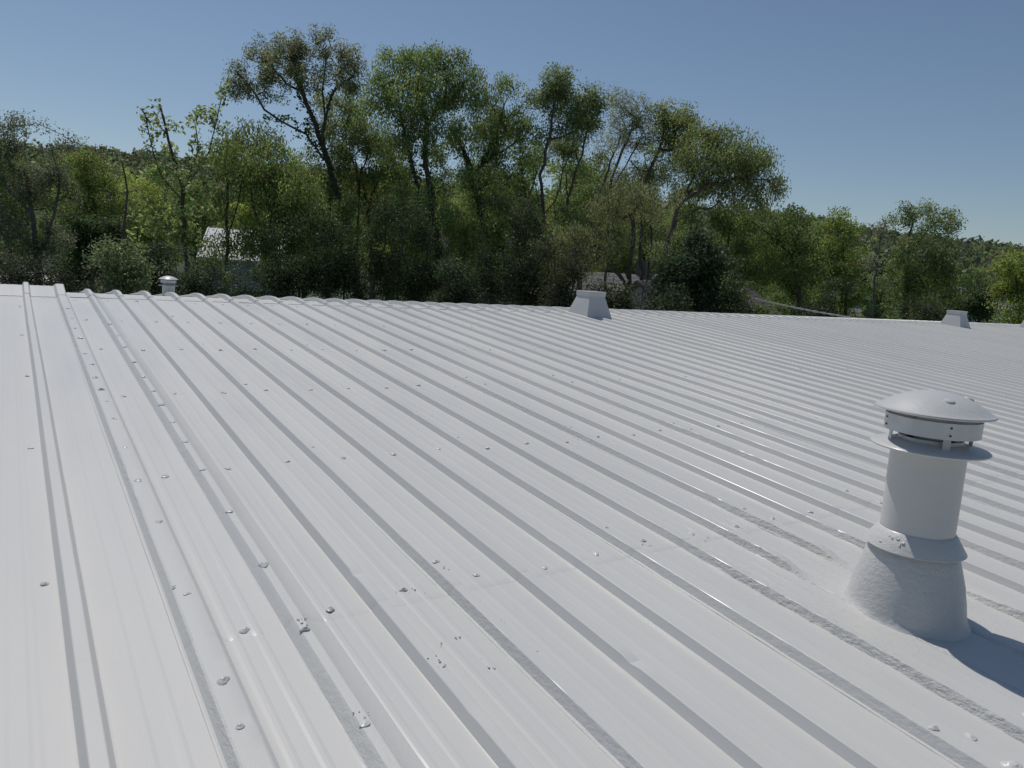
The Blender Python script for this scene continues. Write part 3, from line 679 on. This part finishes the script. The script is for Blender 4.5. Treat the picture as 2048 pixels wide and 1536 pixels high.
make_tree('brown_twiggy_tree', 'dark twiggy reddish-brown tree at the far left edge', 28,
    [[(78, 620), (74, 520), (60, 430), (50, 340)], [(74, 520), (110, 430), (120, 350)], [(60, 430), (10, 370), (0, 300)]],
    [(10, 262, 40, 28, .7), (55, 265, 40, 28, .7), (100, 285, 36, 28, .7), (135, 315, 32, 32, .7), (20, 320, 46, 34), (80, 335, 44, 34), (40, 385, 48, 36), (110, 385, 44, 36), (20, 450, 40, 40), (80, 450, 46, 38), (110, 480, 30, 30), (10, 520, 40, 36), (60, 500, 40, 30)],
    (.056, .062, .038), n=40, leaves=30, lsize=.10, aspect=.4, spread=.22, seed=11, tr=.18, bark=BARK_G, gap=.6)
make_tree('olive_bushy_tree', 'olive bushy tree between the dark left tree and dead trunk', 44,
    [[(190, 600), (192, 480), (188, 400)]],
    [(165, 330, 36, 34), (200, 350, 40, 36), (150, 385, 44, 40), (215, 395, 44, 38), (180, 430, 50, 38), (250, 420, 36, 36), (140, 440, 36, 36)],
    (.088, .105, .032), n=34, leaves=44, lsize=.13, seed=12, tr=.16, gap=.5)
make_tree('yellow_green_tree', 'bright yellow-green rounded tree behind the dead trunk', 55,
    [[(275, 600), (276, 450)]], [(262, 385, 34, 34), (295, 395, 32, 36), (275, 430, 40, 40), (310, 440, 34, 36)],
    (.12, .15, .035), n=34, leaves=44, lsize=.14, seed=13, tr=.16)
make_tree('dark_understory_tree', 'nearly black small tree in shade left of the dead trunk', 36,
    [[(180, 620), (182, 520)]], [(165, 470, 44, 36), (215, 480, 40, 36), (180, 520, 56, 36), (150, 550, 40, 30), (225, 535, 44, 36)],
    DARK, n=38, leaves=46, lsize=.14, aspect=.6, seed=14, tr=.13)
make_tree('dead_tree', 'bare dead trunk with crooked twigs at the left', 26,
    [[(244, 620), (249, 520), (246, 470), (252, 425), (255, 385), (249, 355), (247, 328)], [(249, 455), (270, 430), (285, 415)], [(250, 400), (230, 385), (212, 382)], [(251, 395), (275, 380)], [(247, 470), (215, 445), (203, 438)], [(247, 490), (205, 478), (190, 492)], [(246, 505), (195, 500), (160, 515)], [(250, 440), (236, 425)], [(246, 545), (205, 560), (165, 550), (130, 555)]],
    [(285, 412, 12, 10, .8), (210, 382, 12, 8, .8), (200, 440, 14, 8, .8), (245, 340, 8, 12, .5), (275, 378, 10, 8, .6)],
    (.07, .07, .04), n=60, leaves=0, seed=15, tr=.085, gap=0)
make_tree('fine_leaved_willow', 'fine leaved grey-olive willow with dark trunks behind the middle ridge vent', 29,
    [[(1256, 660), (1256, 570), (1264, 490), (1268, 440)], [(1256, 575), (1222, 530), (1205, 500)], [(1276, 660), (1288, 580), (1312, 520), (1335, 480)], [(1257, 560), (1240, 500), (1225, 450)]],
    [(1235, 392, 36, 24), (1275, 390, 36, 26), (1205, 425, 40, 32), (1250, 425, 44, 30), (1300, 430, 38, 32), (1330, 400, 26, 30, .6), (1185, 470, 40, 34), (1235, 470, 44, 30), (1290, 475, 44, 30), (1340, 470, 36, 32), (1165, 515, 40, 34), (1215, 505, 30, 24, .6), (1140, 480, 40, 36), (1115, 520, 36, 36)],
    (.074, .080, .038), n=40, leaves=42, lsize=.085, aspect=.36, spread=.24, droop=.12, seed=16, tr=.15, gap=.45)
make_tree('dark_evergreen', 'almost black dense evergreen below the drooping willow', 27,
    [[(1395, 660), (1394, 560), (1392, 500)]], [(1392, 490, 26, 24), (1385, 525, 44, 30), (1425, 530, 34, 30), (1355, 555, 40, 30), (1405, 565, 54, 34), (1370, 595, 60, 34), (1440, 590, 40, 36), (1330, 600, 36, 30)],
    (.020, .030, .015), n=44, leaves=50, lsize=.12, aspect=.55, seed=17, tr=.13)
make_tree('mixed_green_tree', 'mid green tree with a long low branch right of the evergreen', 40,
    [[(1602, 660), (1597, 540), (1582, 460)], [(1450, 600), (1470, 555), (1520, 525), (1575, 505)], [(1592, 520), (1540, 470), (1500, 440)]],
    [(1545, 432, 40, 26), (1500, 440, 36, 28), (1585, 445, 36, 26), (1455, 440, 36, 26), (1480, 480, 44, 34), (1535, 480, 46, 34), (1590, 490, 40, 36), (1510, 525, 50, 32), (1570, 535, 46, 36), (1610, 540, 36, 40), (1460, 520, 40, 34), (1600, 585, 36, 34), (1535, 556, 40, 20, .6)],
    (.062, .084, .027), n=34, leaves=44, lsize=.125, droop=.1, seed=18, tr=.16, gap=.5)
make_tree('golden_green_tree', 'golden-green tree with tall narrow top right of centre', 50,
    [[(1692, 660), (1690, 560), (1685, 470)], [(1690, 540), (1655, 500)]],
    [(1665, 430, 18, 14), (1685, 430, 16, 18), (1675, 455, 32, 22), (1650, 470, 34, 24), (1700, 475, 28, 26), (1670, 495, 44, 30), (1640, 515, 40, 32), (1705, 520, 32, 36), (1660, 550, 50, 36), (1710, 570, 32, 40), (1630, 570, 40, 40), (1680, 605, 50, 36)],
    (.088, .110, .030), n=36, leaves=44, lsize=.15, seed=19, tr=.17)
make_tree('thin_bare_tree', 'thin sparsely leafed tree with pale fork just right of golden tree', 40,
    [[(1747, 665), (1748, 575), (1753, 520), (1762, 470), (1772, 448)], [(1753, 520), (1738, 480), (1742, 450)], [(1749, 560), (1775, 520)]],
    [(1755, 448, 18, 10, .7), (1775, 452, 16, 12, .7), (1745, 468, 16, 12, .6), (1770, 480, 18, 14, .5), (1742, 520, 18, 20, .6), (1765, 560, 20, 24, .6)],
    (.085, .085, .055), n=40, leaves=20, lsize=.11, spread=.2, seed=20, tr=.09, bark=BARK_G)
make_tree('open_branched_tree', 'open branched green tree standing against sky at the right', 42,
    [[(1815, 665), (1815, 570), (1817, 490), (1825, 430)], [(1816, 545), (1795, 505), (1788, 470)], [(1817, 510), (1858, 462), (1893, 432)], [(1817, 565), (1868, 530), (1900, 510)], [(1815, 600), (1785, 560)]],
    [(1828, 420, 28, 18, 1), (1852, 425, 24, 20, 1), (1895, 432, 28, 22, 1), (1912, 450, 18, 18, .9), (1800, 455, 30, 24, 1), (1835, 455, 34, 24, .9), (1870, 465, 36, 24, .9), (1820, 490, 36, 24, .7), (1870, 500, 44, 28, .8), (1915, 510, 30, 26, .8), (1800, 525, 36, 28, .8), (1850, 540, 50, 32), (1905, 550, 42, 32), (1805, 570, 40, 34), (1860, 585, 50, 34), (1915, 595, 36, 32), (1800, 610, 40, 30)],
    (.066, .085, .032), n=32, leaves=40, lsize=.125, seed=21, tr=.14, gap=.55)
make_tree('right_edge_tree', 'yellow-green tree cut by the right edge of the picture', 38,
    [[(2040, 670), (2038, 600), (2030, 550)]], [(2015, 535, 26, 22), (2040, 525, 26, 24), (2030, 560, 36, 28), (2050, 590, 34, 34), (2015, 595, 28, 30), (2035, 630, 40, 30), (2075, 560, 34, 40)],
    (.095, .115, .030), n=36, leaves=46, lsize=.13, seed=22, tr=.14)
make_tree('dark_round_tree', 'dark round tree behind the right ridge vent', 46,
    [[(1958, 670), (1956, 600)]], [(1955, 575, 34, 26), (1935, 600, 34, 30), (1975, 605, 30, 34), (1955, 630, 44, 30), (1900, 635, 36, 26)],
    (.034, .046, .020), n=38, leaves=46, lsize=.15, seed=23, tr=.14)
make_tree('dark_sprig_tree', 'dark tree top sticking up behind the willow at the hill line', 70,
    [[(1585, 640), (1586, 480), (1588, 430)]], [(1575, 420, 12, 10), (1595, 422, 16, 12), (1580, 440, 24, 16), (1600, 460, 30, 20), (1575, 480, 30, 24)],
    (.030, .045, .022), n=40, leaves=40, lsize=.22, seed=24, tr=.2)
SR = [(655, 330, 46, 60, 40, (.072, .086, .032), 'second row tree filling the gap right of the leaning trunk'), (715, 300, 44, 60, 41, (.068, .084, .03), 'second row tree left of the broad forked tree'),
      (800, 330, 44, 60, 40, (.062, .084, .028), 'second row tree behind the left forked trunk'), (865, 350, 38, 50, 41, (.06, .08, .03), 'second row tree behind the right forked trunk'),
      (960, 330, 46, 56, 40, (.062, .086, .028), 'second row tree behind the twin ivy trunks'), (1050, 340, 44, 60, 41, (.06, .082, .03), 'second row tree left of the many bare stems'),
      (1135, 320, 46, 64, 41, (.066, .082, .032), 'second row tree seen behind the many bare stems'), (1215, 345, 44, 56, 40, (.07, .08, .036), 'second row tree behind the slanting branches'),
      (1300, 350, 44, 50, 41, (.066, .08, .032), 'second row tree under the upright oval top'), (1380, 385, 44, 44, 40, (.062, .08, .03), 'second row tree under the drooping willow crown'), (1455, 420, 44, 34, 40, (.058, .076, .028), 'second row tree right under the willow limb')]
for i, (x, y, rx, ry, dp, c, lab) in enumerate(SR):
    rr_ = np.random.default_rng(500+i)
    make_tree('second_row_tree', lab, dp, [[(x, y+ry*3), (x+4, y+ry*1.2), (x-4, y+ry*.3)], [(x+4, y+ry*1.1), (x+rx*.5, y+ry*.1)]], [(x+rr_.normal()*rx*.6, y+rr_.normal()*ry*.6+8, rx*rr_.uniform(.4, .7), ry*rr_.uniform(.3, .5), rr_.uniform(.45, .9)) for q in range(11)],
              c, n=32, leaves=38, lsize=.12, aspect=.45, spread=.28, droop=.1, seed=520+i, tr=.12, gap=.45)
UN = [(612, 430, 46, 50, 34, (.074, .094, .031), 'understory tree left of the leaning trunk foot'), (690, 455, 40, 44, 33, (.068, .09, .03), 'understory tree right of the leaning trunk foot'),
      (785, 445, 46, 54, 34, (.064, .086, .028), 'understory tree left of the forked trunk feet'), (850, 470, 36, 44, 33, (.070, .094, .03), 'small understory tree between the forked trunk feet'),
      (925, 455, 44, 44, 34, (.07, .094, .03), 'understory tree between forked and ivy trunks'), (1030, 440, 40, 50, 34, (.058, .08, .028), 'understory tree right of the ivy trunks'),
      (1090, 470, 40, 44, 33, (.066, .082, .032), 'understory tree at the foot of the many bare stems'), (1150, 430, 36, 40, 35, (.07, .085, .034), 'understory tree under the slanting feathery branches')]
for i, (x, y, rx, ry, dp, c, lab) in enumerate(UN):
    rr_ = np.random.default_rng(300+i)
    make_tree('understory_tree', lab, dp, [[(x, y+ry*2), (x+6, y+ry*.5), (x, y)]], [(x+rr_.normal()*rx*.5, y+rr_.normal()*ry*.55, rx*rr_.uniform(.4, .75), ry*rr_.uniform(.35, .6), rr_.uniform(.6, 1)) for q in range(9)],
              c, n=34, leaves=42, lsize=.11, aspect=.5, spread=.28, droop=.1, seed=200+i, tr=.08)
# shrubs growing against the back of the building
SH = [(240, 548, 46, 34, 22, (.075, .095, .045), 'pale green shrub nearest the ridge left of the small pipe vent'),
      (330, 555, 46, 40, 25, (.05, .068, .034), 'dark glossy shrub behind the small pipe vent'),
      (410, 568, 44, 28, 26, (.052, .07, .034), 'dark shrub right of the small pipe vent'),
      (490, 572, 44, 28, 27, (.045, .066, .028), 'dark shrub below the white metal house roof'),
      (575, 520, 52, 62, 29, (.05, .07, .028), 'dense green shrub below the slender willows'),
      (655, 525, 52, 58, 29, (.045, .062, .026), 'dark shrub at the foot of the leaning tree'),
      (745, 505, 54, 72, 29, (.055, .076, .028), 'mid green shrub between the leaning and forked trees'),
      (830, 520, 52, 66, 29, (.05, .072, .028), 'shrub at the foot of the forked tree'),
      (915, 570, 46, 34, 27, (.04, .058, .024), 'low dark shrub right of the forked tree'),
      (985, 545, 48, 46, 28, (.036, .05, .022), 'low shaded shrub at the foot of the ivy trunk tree'),
      (1060, 525, 50, 66, 29, (.05, .062, .03), 'grey-green shrub left of the middle ridge vent'),
      (1130, 560, 44, 52, 27, (.055, .066, .032), 'shrub close behind the left side of the middle ridge vent'),
      (1195, 600, 34, 34, 26, (.05, .06, .03), 'dark shrub close behind the right side of the middle ridge vent'),
      (1248, 612, 22, 22, 26, (.055, .066, .03), 'small shrub between the middle ridge vent and the dark trunks'),
      (1330, 615, 36, 28, 25, (.045, .06, .03), 'low shrub in front of the evergreen'),
      (1448, 612, 40, 30, 26, (.06, .08, .03), 'green shrub left of the brown shingle roof'),
      (1520, 640, 20, 10, 26, (.10, .125, .035), 'small bright shrub in front of the brown shingle roof'),
      (1640, 620, 50, 34, 34, (.034, .046, .022), 'dark shrub row behind the hanging cable'),
      (1850, 640, 44, 26, 32, (.055, .06, .034), 'brownish shrub left of the right ridge vent'),
      (60, 560, 50, 34, 24, (.045, .052, .030), 'brownish shrub below the far left tree'),
      (150, 580, 46, 30, 25, (.04, .046, .028), 'dark shrub between the far left tree and the dead trunk')]
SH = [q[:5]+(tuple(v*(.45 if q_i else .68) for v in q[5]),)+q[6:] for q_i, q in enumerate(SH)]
for i, (x, y, rx, ry, dp, c, lab) in enumerate(SH):
    rr_ = np.random.default_rng(800+i)
    cl = [(x+rr_.uniform(-1, 1)*rx, y+rr_.uniform(-1.5, 1.1)*ry, rx*rr_.uniform(.3, .65), ry*rr_.uniform(.3, .6), rr_.uniform(.5, 1)) for q in range(9)]+[(x+rr_.uniform(-.7, .7)*rx, y+rr_.uniform(.3, 1.1)*ry, rx*.7, ry*.5) for q in range(4)]
    make_tree('shrub', lab, dp, [[(x, y+ry*1.2), (x, y)], [(x, y+ry*.8), (x+rx*.5, y-ry*.3), (x+rx*.4, y-ry*1.2)], [(x, y+ry*.9), (x-rx*.5, y-ry*.2), (x-rx*.6, y-ry*1.0)]], cl,
              c, n=38, leaves=34, lsize=.085, aspect=.55, spread=.26, seed=40+i, tr=.06, group='shrubs behind the building', cat='shrub', gap=.5)
# woodland behind the front row: a few grown trees, copied
def proto(i, col):
    return make_tree('woodland_tree', 'leafy green tree half hidden in the wood behind the tall front trees', 60,
        [[(1000, 700), (1002, 560), (1000, 450)], [(1001, 560), (970, 480)], [(1001, 550), (1035, 470)]],
        [(1000, 400, 36, 26), (970, 430, 34, 28), (1035, 425, 34, 28), (1000, 450, 50, 34), (955, 475, 36, 30), (1045, 480, 36, 32), (1000, 505, 60, 36), (950, 530, 40, 34), (1050, 535, 40, 34), (1000, 565, 60, 36)],
        col, n=30, leaves=42, lsize=.17, seed=70+i, tr=.2, gap=.55, group='woodland behind the front trees')
PR = [proto(0, (.085, .112, .030)), proto(1, (.068, .092, .030)), proto(2, (.108, .128, .034))]
pspot = []
for x, top, dp, k in ((560, 330, 76, 2), (620, 350, 62, 0), (670, 345, 56, 1), (800, 350, 66, 0), (860, 390, 60, 2), (915, 375, 64, 1), (960, 345, 58, 0), (1030, 370, 62, 2), (1080, 340, 60, 0), (1120, 320, 70, 2), (1165, 340, 58, 1), (1200, 350, 64, 0), (1260, 370, 66, 1), (1320, 400, 60, 2), (1390, 430, 64, 0), (1440, 440, 58, 1), (1500, 450, 66, 2), (1560, 460, 60, 1), (1625, 470, 70, 0), (1740, 540, 60, 1), (1790, 540, 75, 0), (1860, 545, 70, 2), (1940, 545, 75, 0), (1990, 545, 90, 1), (2070, 530, 75, 2), (110, 330, 62, 1), (30, 300, 60, 0), (220, 350, 66, 2), (330, 350, 70, 0), (400, 360, 82, 1), (470, 340, 84, 0), (510, 400, 78, 2)):
    pspot.append((x, top, dp, k))
WLAB = ['woodland tree behind the slender willows, left of the leaning trunk', 'woodland tree seen just left of the leaning trunk', 'woodland tree directly behind the leaning trunk',
    'woodland tree between the rounded tree and the forked trunks', 'pale woodland tree behind the forked trunks', 'woodland tree in the gap right of the forked trunks', 'woodland tree behind the ivy trunk tree, left side',
    'pale woodland tree behind the ivy trunk tree, right side', 'woodland tree left of the many stemmed tree', 'pale woodland tree seen through the many bare stems', 'woodland tree just right of the many bare stems',
    'woodland tree behind the slanting feathery branches', 'woodland tree above the fine leaved willow, left side', 'pale woodland tree above the fine leaved willow, right side', 'woodland tree below the drooping willow limb',
    'woodland tree behind the top of the dark evergreen', 'pale woodland tree right of the dark evergreen top', 'woodland tree behind the mixed green tree', 'woodland tree left of the golden-green tree',
    'woodland tree behind the thin bare tree', 'woodland tree between thin bare and open branched trees', 'pale woodland tree behind the open branched tree', 'woodland tree above the right ridge vent',
    'distant woodland tree below the hill line at the far right', 'pale woodland tree beyond the right edge tree', 'woodland tree behind the dark twiggy tree, right side', 'woodland tree behind the dark twiggy tree at the left edge',
    'pale woodland tree left of the dead trunk top', 'woodland tree behind the large leaved tree, left side', 'woodland tree behind the large leaved tree, right side', 'woodland tree behind the slender willows, left side', 'pale woodland tree above the silvery house roof']
used = set()
for i, (x, top, dp, k) in enumerate(pspot):
    P = at(x, top, dp); H = P[2]-GZ
    src = PR[k]
    srcb = WL[src.name]; h0 = at(1000, 385, 60)[2]-GZ
    if k not in used and False: pass
    e = src.copy(); e['label'] = WLAB[i]; COL.objects.link(e); b = np.array((P[0], P[1], GZ)); e.location = b; WL[e.name] = b
    s = H/h0; e.scale = (s*random.uniform(.9, 1.15), s*random.uniform(.9, 1.15), s); e.rotation_euler = (0, 0, random.uniform(0, 6.28))
    for ch in [c for c in bpy.data.objects if c.parent == src]:
        c = ch.copy(); COL.objects.link(c); c.parent = e; c.location = (0, 0, 0)
for p in PR:
    for c in [c for c in bpy.data.objects if c.parent == p]: bpy.data.objects.remove(c)
    bpy.data.objects.remove(p)

# ------------------------------------------------------------------ houses glimpsed through the trees
def house(name, label, c, rz, L, W, hw, hr, roofm, wallm, seams=0, ridge_over=.35, courses=0, chim=False, gz=None):
    gz = GZ if gz is None else gz
    base = np.array((c[0], c[1], gz)); e = empty(name, base, label, 'house'); e.rotation_euler = (0, 0, rz)
    def put(nm, mb, mat, par=None, **k): 
        o = bpy.data.objects.new(nm, mb.mesh(nm, mat, **k)); COL.objects.link(o); o.parent = par or e; return o
    hx, hy = L/2, W/2
    mb = MB(); mb.add([(-hx, -hy, 0), (hx, -hy, 0), (hx, hy, 0), (-hx, hy, 0), (-hx, -hy, hw), (hx, -hy, hw), (hx, hy, hw), (-hx, hy, hw), (-hx, 0, hr-.1), (hx, 0, hr-.1)],
                      [(0, 1, 5, 4), (2, 3, 7, 6), (1, 2, 6, 9, 5), (3, 0, 4, 8, 7)]); put('wall', mb, wallm)
    ov = .4; sl = (hr-hw)/hy
    rf = MB()
    for sgn in (-1, 1):
        y1 = sgn*(hy+ov); z1 = hw-ov*sl; x1 = hx+ov
        rf.add([(-x1, y1, z1), (x1, y1, z1), (x1, 0, hr), (-x1, 0, hr), (-x1, y1, z1-.12), (x1, y1, z1-.12), (x1, 0, hr-.12), (-x1, 0, hr-.12)],
               [(0, 1, 2, 3), (4, 7, 6, 5), (0, 4, 5, 1), (1, 5, 6, 2), (3, 7, 4, 0)])
    ro = put('roof', rf, roofm)
    n = math.hypot(hy+ov, (hr-hw)+ov*sl); ang = math.atan2(hr-hw+ov*sl, hy+ov)
    for k in range(seams):
        x = -hx-ov+.1+(2*hx+2*ov-.2)*k/(seams-1)
        for sgn in (-1, 1):
            put('seam', MB().box((x, sgn*(hy+ov)/2, (hr+hw-ov*sl)/2+.03), (.05, n, .05), Matrix.Rotation(-sgn*ang, 3, 'X')), roofm, ro)
    for k in range(courses):
        for sgn in (-1, 1):
            f = (k+.5)/courses; y = sgn*(hy+ov)*(1-f); z = (hw-ov*sl)+(hr-hw+ov*sl)*f
            put('shingle_course', MB().box((0, y, z+.012), (2*hx+2*ov-.02, n/courses*1.02, .03), Matrix.Rotation(-sgn*(ang-.035), 3, 'X')), roofm, ro)
    for k in range(max(2, int(L/3.2))):
        x = -hx+L*(k+.5)/max(2, int(L/3.2))
        wd = put('window', MB().box((x, -hy-.03, hw*.55), (1.1, .08, 1.3)), WHITEP); put('pane', MB().box((x, -hy-.075, hw*.55), (.9, .03, 1.1)), GLASS, wd)
    wd = put('window', MB().box((-hx-.03, 0, hw*.62), (.08, 1.0, 1.2)), WHITEP); put('pane', MB().box((-hx-.075, 0, hw*.62), (.03, .82, 1.0)), GLASS, wd)
    if chim: put('chimney', MB().box((hx*.4, .3, hr+.2), (.6, .6, 1.3)), SHING_G, ro)
    return e
YAW = math.atan2(RV[1], RV[0])
P = at(504, 515, 47); house('white_metal_roofed_house', 'house with pale silvery metal roof glimpsed through trees at the left', (P[0]+.6, P[1]+3.2), YAW+.18, 4.4, 5.5, P[2]-GZ+.05, P[2]-GZ+1.75, ROOFW, SIDING, seams=11)
P = at(1268, 610, 42); house('grey_roofed_house', 'house with pale grey shingle roof behind the dark trunks', (P[0]+1.2, P[1]+2.6), YAW-.35, 5.5, 6.0, P[2]-GZ-.5, P[2]-GZ+1.7, SHING_G, SIDING, courses=12, chim=True)
P = at(1540, 640, 36); house('brown_roofed_house', 'house with brown shingle roof at the ridge line right of centre', (P[0]-2.6, P[1]+2.5), YAW+.45, 6.2, 5.6, P[2]-GZ, P[2]-GZ+1.45, SHING_B, SIDING, courses=12)
P = at(1975, 612, 70); house('white_cottage', 'white cottage almost hidden by trees at the right', (P[0], P[1]+2), YAW+.2, 6, 6, P[2]-GZ, P[2]-GZ+1.6, ROOFW, WHITEP)
P = at(985, 480, 62); house('slate_roofed_house', 'house with dark slate coloured roof glimpsed between ivy trunks', (P[0], P[1]+2), YAW+.3, 6.5, 6, P[2]-GZ-1.0, P[2]-GZ+1.2, SHING_B, SIDING)
P = at(76, 556, 40); house('white_shed', 'white shed glimpsed low behind the far left tree', (P[0], P[1]+1.5), YAW, 2.6, 2.4, P[2]-GZ-.35, P[2]-GZ+.2, WHITEP, WHITEP)
P = at(1765, 640, 60); w_ = empty('pale_block_garage', (P[0], P[1], GZ), 'pale grey garage wall behind the thin bare tree', 'garage'); w_.rotation_euler = (0, 0, YAW)
hh = at(1765, 604, 60)[2]-GZ
for nm, mb, mt in (('wall', MB().box((0, 1.5, hh/2), (3.4, 3, hh)), BLOCK), ('roof', MB().box((0, 1.5, hh+.06), (3.8, 3.4, .12)), SHING_G), ('garage_door', MB().box((.2, -.03, 1.1), (2.4, .06, 2.2)), WHITEP)):
    o = bpy.data.objects.new(nm, mb.mesh(nm, mt)); COL.objects.link(o); o.parent = w_

# ------------------------------------------------------------------ service cable and its pole
PA = at(1468, 588, 28); PB = np.array([14.0, (2*RIDGE-VLOW-1)*CS+.05, 0]); 
PB = at(1750, 643, 25.0)
pe = empty('utility_pole', (PA[0], PA[1], GZ), 'wooden service pole hidden in the shrubs left of the hanging cable', 'pole')
obj('pole', MB().tube([(0, 0, 0), (0, 0, PA[2]-GZ+.5)], [.13, .10], 12).mesh('pole', POLEM, True), pe, WL[pe.name])
obj('bracket', MB().box((0, 0, PA[2]-GZ), (.3, .1, .08)).mesh('bracket', GALV), pe, WL[pe.name])
ce = empty('service_cable', PA, 'twisted pale service cable sagging down behind the ridge at the right', 'cable')
pts = []
for i in range(90):
    s = i/89*1.35; p = PA+(PB-PA)*s; p = p+np.array([0, 0, -.06*math.sin(math.pi*min(1, s))]); pts.append(p-PA)
obj('bare_wire', MB().tube(pts, .016, 6).mesh('bare_wire', CABLE, True), ce, PA)
for ph in (0, math.pi):
    q = [p+np.array([0, math.cos(i*.9+ph)*.022, math.sin(i*.9+ph)*.022]) for i, p in enumerate(pts)]
    obj('insulated_wire', MB().tube(q, .014, 5).mesh('insulated_wire', CABLE, True), ce, PA)
print('tris', sum(sum(len(p.vertices)-2 for p in m.polygons) if len(m.polygons) < 2000 else 2*len(m.polygons) for m in bpy.data.meshes), 'objects', len(bpy.data.objects))
